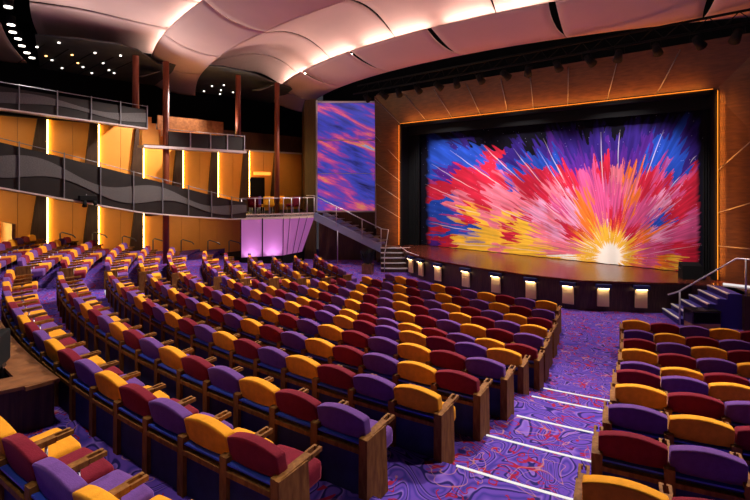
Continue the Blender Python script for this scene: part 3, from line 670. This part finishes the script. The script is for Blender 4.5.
for y in (-24.3, -23.08, -22.01, -20.97, -19.99, -19.02):
    q = MB(); q.box(.03, .07, y + 27 - .014, y + 27 + .014, B(y), T(y) + .16); q.build('post', M['midsteel'], r)
# balcony slabs
s = MB(); s.prism([(-11.56, -27), (-11.56, -19), (-11.56, -14.6), (XW, -14.6), (XW, -19), (XW, -27)], 0, 0) if 0 else None
def slab_strip(ya, za, yb, zb_, x0, x1, zi, t=.12):
    s.hexa([(x0, ya, za), (x1, ya, za + zi), (x1, yb, zb_ + zi), (x0, yb, zb_)], [(x0, ya, za + t), (x1, ya, za + zi + t), (x1, yb, zb_ + zi + t), (x0, yb, zb_ + t)])
s = MB()
for a in range(len(my) - 1):
    zb = [4.6, 3.85, 3.47, 2.87, 2.64, 2.42, 2.4]; slab_strip(my[a], zb[a], my[a+1], zb[a+1], -11.6, XW, .02)
slab_strip(-27, 6.5, -19, 6.12, -11.6, XW, .35); s.prism([(-11.6, -19.1), (-11.6, -14.66), (XW, -14.66), (XW, -16.4)], [5.42, 5.42, 5.68, 5.68], [5.5, 5.5, 5.76, 5.76])
struct(s.build('floor_mezzanine', M['fascia']))
s = empty('wall_lamp', (-11.35, -21.12, 3.38), 0, 'small black camera-like lamp hanging under the mezzanine edge', 'lamp')
# wooden box
r = empty('balcony_box', (-11.5, -19.16, 5.41), 0, 'dark railed balcony box with wood back at the end of upper balcony', 'balcony')
q = MB(); q.box(-.06, 0, 1.0, 4.5, .02, .66); q.box(-1.2, 0, 4.44, 4.5, .02, .66); q.build('infill', M['fascia'], r)
q = MB(); q.box(-.5, .06, 0, 4.56, -.05, .05); q.build('pale_edge', M['trim'], r)
q = MB(); q.tube([(.0, 1.0, .72), (0, 4.48, .72), (-1.2, 4.48, .72)], .02); q.build('top_rail', M['steel'], r)
for y in (1.9, 2.8, 3.6, 4.46):
    q = MB(); q.box(0.0, .04, y - .02, y + .02, .0, .74); q.build('post', M['steel'], r)
q = MB(); q.box(-1.8, -1.7, 1.3, 4.4, .5, 1.5); q.build('back_panel', M['desk'], r)
q = MB()
for a in (1.9, 2.75, 3.6): q.box(-1.68, -1.62, a, a + .65, .55, .75)
q.build('lit_niches', M['glow_y'], r)
q = MB()
for k in range(5): q.box(-.75, -.45, .15 + .18 * k, .33 + .18 * k, .05, 1.45 - .24 * k)
q.build('stair_wall', M['orange'], r)
s = MB(); s.box(XW, XW + .12, -14.6, -8.7, 5.72, 5.80); struct(s.build('trim_5', M['trim']))

# purple fronted deck
D0, D1, D2 = Vector((-12.27, -14.40, 0)), Vector((-11.35, -12.62, 0)), Vector((-10.93, -11.0, 0))
s = MB(); s.prism([(D0.x, D0.y), (D1.x, D1.y), (D2.x, D2.y), (-12.0, -10.5), (XW, -9.0), (XW, -14.9)], 2.38, 2.48); struct(s.build('floor_deck', M['fascia']))
r = empty('balcony_deck', (D0.x, D0.y, 0), 0, 'balcony deck with a glowing purple panelled front at the left', 'balcony')
def dp(a, b, f): return a.lerp(b, f)
q = MB(); o = -D0
for a, b in ((D0, D1), (D1, D2)):
    n = Vector(((b-a).y, -(b-a).x, 0)).normalized()
    q.slab([o + a + Vector((0, 0, 2.27)), o + b + Vector((0, 0, 2.27)), o + b + Vector((0, 0, 2.52)), o + a + Vector((0, 0, 2.52))], -n * .3)
q.build('pale_edge', mat('cream_edge', (.80, .70, .62), .5), r)
Lean = [Vector((0, 0, 0)), Vector((-.05, .02, 0)), Vector((-.75, -.1, 0))]
cs = [(D0, 0), (dp(D0, D1, .5), .01), (D1, .03)] + [(dp(D1, D2, f), .05 + f * .75) for f in (.2, .5, .75, 1)]
for k in range(len(cs) - 1):
    (a, la), (b, lb) = cs[k], cs[k+1]
    A_ = o + a + Vector((0, 0, 2.32)); B_ = o + b + Vector((0, 0, 2.32)); Bb = o + b + Vector((-lb, -lb * .2, .5)); Ab = o + a + Vector((-la, -la * .2, .5))
    g = (B_ - A_) * .03
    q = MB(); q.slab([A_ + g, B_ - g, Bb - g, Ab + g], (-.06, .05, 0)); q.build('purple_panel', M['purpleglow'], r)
    q = MB(); q.slab([A_ - g * .6, A_ + g, Ab + g, Ab - g * .6], (.03, -.02, 0)); q.build('divider', M['black'], r)
q = MB(); q.prism([(0, .05), ((D1-D0).x - .05, (D1-D0).y), ((D2-D0).x - .85, (D2-D0).y), (-2, 3.4), (-2, 0)], 0, .5); q.build('plinth', M['black'], r)
for f in (.17, .33, .67, .83):
    p_ = D0.lerp(D1, f); spot('deck_uplight', (p_.x + .42, p_.y - .22, .35), (p_.x - .1, p_.y + .05, 1.0), 30, (.95, .75, 1), 70, .8, .05)
# deck rail of glass and posts
r = empty('deck_rail', (D0.x, D0.y, 2.5), 0, 'glass and steel railing along the top of the purple-fronted deck', 'railing')
pts = [D0.lerp(D1, f) - D0 for f in (0.02, .33, .66, 1)] + [D1.lerp(D2, f) - D0 for f in (.25, .5, .75, 1)]
for p_ in pts:
    q = MB(); q.tube([p_, p_ + Vector((0, 0, .78))], .02); q.build('post', M['steel'], r)
q = MB(); q.tube([p_ + Vector((0, 0, .78)) for p_ in pts], .02); q.build('top_rail', M['steel'], r)
gl = mat('clear_glass', (.75, .85, .9), .05); gl.node_tree.nodes['Principled BSDF'].inputs['Transmission Weight'].default_value = 1; gl.node_tree.nodes['Principled BSDF'].inputs['IOR'].default_value = 1.05
for a, b in zip(pts[:-1], pts[1:]):
    q = MB(); q.slab([a + Vector((0, 0, .08)), b + Vector((0, 0, .08)), b + Vector((0, 0, .72)), a + Vector((0, 0, .72))], (-.01, .005, 0)); q.build('pane', gl, r)
# small chairs on the deck
def bucket(x, y, kind, rz, label):
    r = empty('lounge_chair', (x, y, 2.48), rz, label, 'chair', 'lounge chairs on the deck')
    q = MB(); q.smooth = True; q.bm(rounded(-.26, .26, -.25, .25, .32, .46, .04, 3)); q.build('seat', M[kind], r)
    q = MB(); q.smooth = True; q.bm(rounded(-.27, .27, -.29, -.20, .40, .85, .04, 3)); q.build('backrest', M[kind], r)
    for a in (-1, 1):
        for c in (-1, 1): q = MB(); q.cyl(a * .2, c * .2, 0, .33, .015, 6); q.build('leg', M['steel'], r)
for k, (x, y, kind, d_) in enumerate(((-13.3, -14.1, 'yellow', 'nearest the mezzanine end'), (-12.9, -13.2, 'maroon', 'second from the mezzanine'), (-12.7, -12.6, 'yellow', 'left of the copper column'),
                                  (-12.2, -11.4, 'maroon', 'right of the copper column'), (-13.8, -12.6, 'purple', 'against the wall panels'), (-13.6, -11.3, 'yellow', 'by the dark doorway'))):
    bucket(x, y, kind, .6 * k, '%s lounge chair on the deck, %s' % (kind, d_))
# half wall at the rear left of the house
s = MB(); s.box(-14.7, -12.9, -23.0, -22.9, 1.2, 2.55); struct(s.build('wall_booth', M['desk']))
# short handrails at the tops of the left block rows
for k, (y, z, zf) in enumerate(((-21.2, 2.05, 1.2), (-20.05, 1.96, 1.1), (-18.9, 1.72, .95), (-17.6, 1.5, .8), (-16.3, 1.35, .6), (-14.95, 1.2, .4), (-13.8, 1.1, .25))):
    r = empty('aisle_handrail', (-14.3, y, 0), 0, 'short bent steel handrail at the wall end of the left block, %s from the left' % ORD[k+1], 'handrail', 'short handrails by the side wall')
    q = MB(); q.tube([(0, 0, zf), (0, 0, z - .05), (.04, .06, z), (.35, .35, z - .12), (.42, .42, z - .22)], .025); q.build('rail', M['darksteel'], r)

# ------------------------------------------------------------------ ceiling
G = (-3.5, 11.9)
def gp(rho, phi, z): a = math.radians(phi); return (G[0] - rho * math.sin(a), G[1] - rho * math.cos(a), z)
def cloud(name, label, grp, prof, p0, p1, gl, gr, th=.05, strip_=None, endcurve=0, n=14, drop=0):
    """prof: list of (rho, z); p0 > p1 in degrees; gl / gr: functions of t giving the trimmed gap in metres"""
    rr = np.array([p[0] for p in prof]); zz = np.array([p[1] for p in prof]); m_ = 16
    ts = np.linspace(0, 1, m_); RR = np.interp(ts, np.linspace(0, 1, len(rr)), rr); ZZ = np.interp(ts, np.linspace(0, 1, len(rr)), zz)
    kern = np.array([.25, .5, .25])
    for _ in range(3): ZZ[1:-1] = (ZZ[:-2] * .25 + ZZ[1:-1] * .5 + ZZ[2:] * .25)
    q = MB(); q.smooth = True; V = []
    for lay in (0, 1):
        for i in range(m_):
            a0 = p0 - math.degrees(gl(ts[i]) / RR[i]); a1 = p1 + math.degrees(gr(ts[i]) / RR[i])
            for j in range(n + 1):
                f = j / n; dz = -drop * (1 - f) ** 2
                V.append(gp(RR[i], a0 + (a1 - a0) * f, ZZ[i] + th * lay + dz))
    W_ = n + 1; S = m_ * W_; F = []
    for i in range(m_ - 1):
        for j in range(n):
            a = i * W_ + j; F.append((a, a+1, a+W_+1, a+W_)); F.append((S+a, S+a+W_, S+a+W_+1, S+a+1))
    for j in range(n):
        F.append((j, S+j, S+j+1, j+1)); a = (m_-1)*W_ + j; F.append((a, a+1, S+a+1, S+a))
    for i in range(m_-1):
        a = i*W_; F.append((a, a+W_, S+a+W_, S+a)); a += n; F.append((a, S+a, S+a+W_, a+W_))
    q.add(V, F)
    if strip_:
        r = empty(name, gp(rr[0], (p0+p1)/2, 0), 0, label, 'ceiling panel', grp); loc = Vector(r.location)
        q.v = [tuple(Vector(v) - loc) for v in q.v]; q.build('reflector', M['cloud'], r)
        s = MB(); rho, z = strip_; k = 8
        for j in range(k):
            m0 = math.degrees(.32 / rho); a0 = p0 - m0 + (p1 - p0 + 2 * m0) * j / k; a1 = p0 - m0 + (p1 - p0 + 2 * m0) * (j+1) / k; dz0 = -drop * (1 - j/k)**2; dz1 = -drop * (1 - (j+1)/k)**2
            s.hexa([Vector(gp(rho, a0, z+dz0)) - loc, Vector(gp(rho, a1, z+dz1)) - loc, Vector(gp(rho - .06, a1, z+dz1)) - loc, Vector(gp(rho - .06, a0, z+dz0)) - loc],
                   [Vector(gp(rho, a0, z + .03+dz0)) - loc, Vector(gp(rho, a1, z + .03+dz1)) - loc, Vector(gp(rho - .06, a1, z + .03+dz1)) - loc, Vector(gp(rho - .06, a0, z + .03+dz0)) - loc])
        s.build('cove_light', M['cove'], r)
        return r
    o = q.build(name, M['cloud']); return tag(o, label, 'ceiling panel', grp)
R1 = [(22.75, 8.93), (23.2, 8.88), (23.7, 8.92), (24.4, 9.14), (25.0, 9.38)]
Z2 = [(24.50, 9.62), (25.0, 9.98), (25.6, 10.32), (26.3, 10.48), (27.0, 10.44), (27.9, 10.2), (28.8, 9.85), (29.8, 9.42)]
R2 = [(29.4, 9.05), (29.9, 9.04), (30.4, 9.11), (30.95, 9.26), (31.5, 9.56)]
Z3 = [(30.9, 9.80), (31.6, 9.80), (32.4, 9.84), (33.2, 9.90), (34.0, 9.95), (34.8, 9.94), (35.6, 9.88)]
wedge = lambda t: .015 + .20 * max(0, math.sin(min(1, max(0, (t - .12) / .88)) * math.pi * .62)) ** 1.5
thin = lambda t: .012
slot = lambda t: .02 + .07 * math.sin(t * math.pi)
slot2 = lambda t: .02 + .12 * math.sin(min(1, t * 1.1 + .1) * math.pi) ** .7 if t < .8 else .02
b1 = [31.5, 26.9, 16.5, 6.65, -2.8, -12.4, -22, -32]
for k in range(7):
    cloud('ceiling_reflector', 'pinkish curved reflector panel above the stage front, %s from its left tip' % ORD[k+1], 'front row of ceiling reflectors', R1, b1[k], b1[k+1],
          (lambda t: .012) if k else (lambda t: .1), wedge, strip_=(24.74, 9.38), drop=.5 if k == 0 else 0)
b2 = [29, 20.5, 11.9, 2.0, -7.8, -17.6, -27]
for k in range(6):
    cloud('ceiling_vault', 'pale arched ceiling panel behind the front reflectors, %s from the left' % ORD[k+1], 'arched ceiling panels', Z2, b2[k], b2[k+1], slot, slot)
b3 = [27.6, 20, 12.65, 4.9, -2.8, -10.5, -18]
for k in range(6):
    cloud('ceiling_reflector', 'pinkish curved reflector panel of the middle row, %s from its left tip' % ORD[k+1], 'middle row of ceiling reflectors', R2, b3[k], b3[k+1],
          (lambda t: .02) if k else (lambda t: .3 * (1 - t)), slot if k else thin, strip_=(31.22, 9.52), drop=.35 if k == 0 else 0)
b4 = [20.3, 12.7, 6.6, -2, -10]
for k in range(4):
    cloud('ceiling_vault', 'large pale ceiling panel at top left behind the middle reflectors, %s from the left' % ORD[k+1], 'rear arched ceiling panels', Z3, b4[k], b4[k+1], lambda t: .03 + .10 * t, lambda t: .03 + .10 * t)
Z4 = [(36.4, 9.25), (37, 9.2), (38, 9.25), (39.5, 9.5)]
cloud('ceiling_reflector', 'pink ceiling panel in the extreme top left corner', None, Z4, 23.3, 14, thin, thin)
s = MB(); s.box(-18.2, 12, -32, -4, 11.1, 11.2); struct(s.build('ceiling', M['void']))
s = MB(); s.prism([(-18.1, -21.0), (-18.1, -8.5), (-13.8, -9.5), (-12.6, -12.6), (-11.8, -14.2), (-11.8, -15.6), (-13.4, -17.8), (-11.9, -19.2), (-11.6, -20.0), (-12.0, -21.3), (-12.6, -22.4)], 9.16, 9.22); struct(s.build('ceiling_soffit', mat('charcoal_soffit', (.075, .082, .08), .8, vary=.2, vscale=2)))
s = MB()
for y in (-21.9, -21.1, -20.3, -19.5, -18.7): s.box(-18, -13.6, y, y + .02, 9.14, 9.165)
struct(s.build('trim_6', M['black']))
dots = [(-12.9, -21.6, 1), (-14.14, -22.0, 1), (-13.43, -20.23, 1), (-13.1, -19.4, 1), (-15.95, -21.07, 1), (-15.4, -21.41, 0), (-17.24, -20.37, 1), (-14.44, -20.75, 0), (-15.71, -20.18, 0), (-16.34, -19.8, 1),
        (-17.32, -19.14, 1), (-14.92, -19.45, 1), (-16.09, -18.82, 1), (-16.56, -18.44, 1), (-17.5, -13.45, 1), (-15.92, -13.84, 1), (-15.22, -13.55, 1), (-16.56, -12.95, 1), (-16.58, -12.19, 1), (-17.6, -12.41, 1)]
for k, (x, y, wh) in enumerate(dots):
    q = MB(); q.cyl(x, y, 9.12, 9.158, .040, 10); g_ = 'over the upper balcony' if k < 14 else 'right of the hanging reflector tip'
    tag(q.build('downlight', M['bulb'] if wh else M['bulbo']), 'tiny %s downlight in the dark ceiling %s' % ('white' if wh else 'amber', g_), 'downlight', ('white' if wh else 'amber') + ' downlights ' + g_)
# two pale slanted hatch panels between the soffit and the reflectors
for (x, y, nm) in ((-14.9, -18.1, 'left'), (-13.6, -12.9, 'right')):
    q = MB(); q.slab([(x, y, 8.75), (x + .9, y - .1, 8.6), (x + .9, y + .7, 9.0), (x, y + .9, 9.1)], (0, 0, .03))
    tag(q.build('hatch_panel', mat('pale_green_panel', (.30, .30, .26), .8)), 'small slanted pale panel in the dark ceiling, the %s one of two' % nm, 'ceiling panel')
# bright lamps hanging in the gap at top left
for k, (x, y) in enumerate(((-10.45, -23.55), (-12.38, -23.12), (-13.3, -22.9), (-14.1, -22.59), (-15.08, -22.28), (-16.13, -21.9), (-16.91, -21.56))):
    r = empty('ceiling_spotlight', (x, y, 9.3), 0, 'bright white spotlight in the dark ceiling gap at top left, %s from top' % ORD[k+1], 'spotlight', 'spotlights in the top left gap')
    q = MB(); q.cyl(0, 0, .02, .3, .13, 14); q.build('can', M['black'], r)
    q = MB(); q.cyl(0, 0, -.01, .02, .11, 14); q.build('lamp', M['bulb'], r)
# lamps at the edge of the middle reflector and above its tip
for k, (x, y, z) in enumerate(((-15.9, -15.2, 9.0), (-15.3, -15.35, 9.05), (-14.6, -15.55, 9.1), (-14.0, -15.7, 9.15), (-13.2, -15.95, 9.2), (-11.9, -16.35, 9.3), (-8.2, -17.0, 9.5), (-6.2, -17.3, 9.6), (-4.2, -17.45, 9.6))):
    r = empty('ceiling_spotlight', (x, y, z), 0, 'small black spotlight behind the edge of the middle reflectors, %s from the left' % ORD[k+1], 'spotlight', 'spotlights behind the middle reflectors')
    q = MB(); q.tube([(0, 0, .0), (-.03, .1, .28)], [.12, .09], 12); q.build('can', M['black'], r)
    if k < 6: q = MB(); q.tube([(.0, -.005, -.02), (0, 0, .005)], .07, 12); q.build('lamp', M['bulb'], r)
# lighting truss over the stage with fixtures
r = empty('lighting_truss', (-9, -10.2, 8.35), 0, 'long black lighting truss pipe across the front of the stage header', 'truss')
q = MB(); q.tube([(0, 0, 0), (16.5, 0, 0)], .04); q.build('lower_pipe', M['black'], r)
q = MB(); q.tube([(0, .3, .45), (16.5, .3, .45)], .04); q.build('upper_pipe', M['black'], r)
for k in range(23):
    q = MB(); q.tube([(.3 + .72 * k, 0, 0), (.66 + .72 * k, .3, .45), (1.02 + .72 * k, 0, 0)], .018, 6); q.build('brace', M['black'], r)
for k in range(15):
    x = -8.2 + 1.02 * k; r = empty('stage_spotlight', (x, -10.25, 8.2), 0, 'black stage spotlight on the truss over the header, %s from the left' % ORD[k+1], 'spotlight', 'stage spotlights on the truss')
    a = .3 * math.sin(k * 2.1)
    q = MB(); q.tube([(0, 0, -.02), (a * .5, .32, -.22)], [.10, .15], 12); q.build('housing', M['black'], r)
    q = MB(); q.tube([(-.14, .1, -.08), (-.14, .02, .12), (.14, .02, .12), (.14, .1, -.08)], .015, 6); q.build('yoke', M['black'], r)

# ------------------------------------------------------------------ sound desk at lower left
CZT = 1.74
r = empty('sound_desk', (1.35, -25.16, 1.34), 0, 'wooden topped control desk with dark side behind the curved seat row', 'desk')
o = Vector((1.35, -25.16, 1.34))
def arcpts(ra, rb, t0, t1, n=8):
    return [Vector(pol(ra, t0 + (t1-t0)*k/n)) for k in range(n+1)] , [Vector(pol(rb, t0 + (t1-t0)*k/n)) for k in range(n+1)]
q = MB(); A_, B_ = arcpts(25.26, 25.58, -3.0, 6.5)
for k in range(8):
    q.prism([((p - o).x, (p - o).y) for p in (A_[k], A_[k+1], B_[k+1], B_[k])], CZT - 1.34 - .04, CZT - 1.34)
q.prism([(-.02, -.10), (-.42, -.12), (-.62, -1.4), (-.2, -1.4)], CZT - 1.34 - .035, CZT - 1.34 + .003)
q.build('desk_top', M['desk'], r)
q = MB(); q.prism([(-.06, -.12), (-.10, -.12), (-.26, -1.35), (-.22, -1.35)], -.3, .36); q.build('side_panel', M['darkwood'], r)
q = MB(); A_, B_ = arcpts(25.30, 25.34, -2.9, 6.5)
for k in range(8): q.prism([((p - o).x, (p - o).y) for p in (A_[k], A_[k+1], B_[k+1], B_[k])], -.3, .36)
q.build('front_panel', M['darkwood'], r)
r = empty('computer_monitor', (.42, -25.62, 1.34), math.radians(-25), 'black computer monitor seen from behind on the control desk', 'monitor')
q = MB(); q.bm(rounded(-.27, .27, -.05, .05, .42, .80, .02, 0)); q.build('screen_housing', M['black'], r)
q = MB(); q.hexa([(-.12, -.1, .08), (.12, -.1, .08), (.12, .12, .08), (-.12, .12, .08)], [(-.05, -.03, .5), (.05, -.03, .5), (.05, .04, .5), (-.05, .04, .5)]); q.box(-.16, .16, -.14, .16, .0, .09); q.build('stand', M['blackgloss'], r)
r = empty('desk_lamp', (-.2, -25.55, 1.74), 0, 'small black gooseneck lamp on the control desk', 'lamp')
q = MB(); q.cyl(0, 0, 0, .03, .05, 10); q.build('base', M['black'], r)
q = MB(); q.tube([(0, 0, .03), (0, 0, .3), (.05, -.03, .42), (.16, -.08, .45)], .012, 6); q.build('gooseneck', M['darksteel'], r)
r = empty('mixing_console', (-.1, -26.15, 1.74), math.radians(-3), 'dark mixing console inside the control desk at the left edge', 'console')
q = MB(); q.hexa([(-.9, -.3, -.06), (.5, -.3, -.06), (.5, .3, -.06), (-.9, .3, -.06)], [(-.9, -.3, .02), (.5, -.3, .02), (.5, .3, .14), (-.9, .3, .14)]); q.build('body', M['black'], r)
q = MB(); q.box(-.9, .5, .27, .34, -.4, .16); q.build('rear_panel', M['blackgloss'], r)

# hanging lamp body under the mezzanine edge
r = bpy.data.objects['wall_lamp']
q = MB(); q.bm(rounded(-.10, .10, -.28, .28, -.02, .16, .03, 0)); q.build('body', M['black'], r)
q = MB(); q.tube([(.05, -.1, -.02), (.14, -.14, -.22)], [.05, .08], 10); q.tube([(.05, .16, -.02), (.12, .22, -.18)], [.04, .06], 10); q.build('lamp_head', M['black'], r)
q = MB(); q.tube([(-.05, 0, .1), (-.30, 0, .32)], .02, 6); q.build('bracket', M['darksteel'], r)
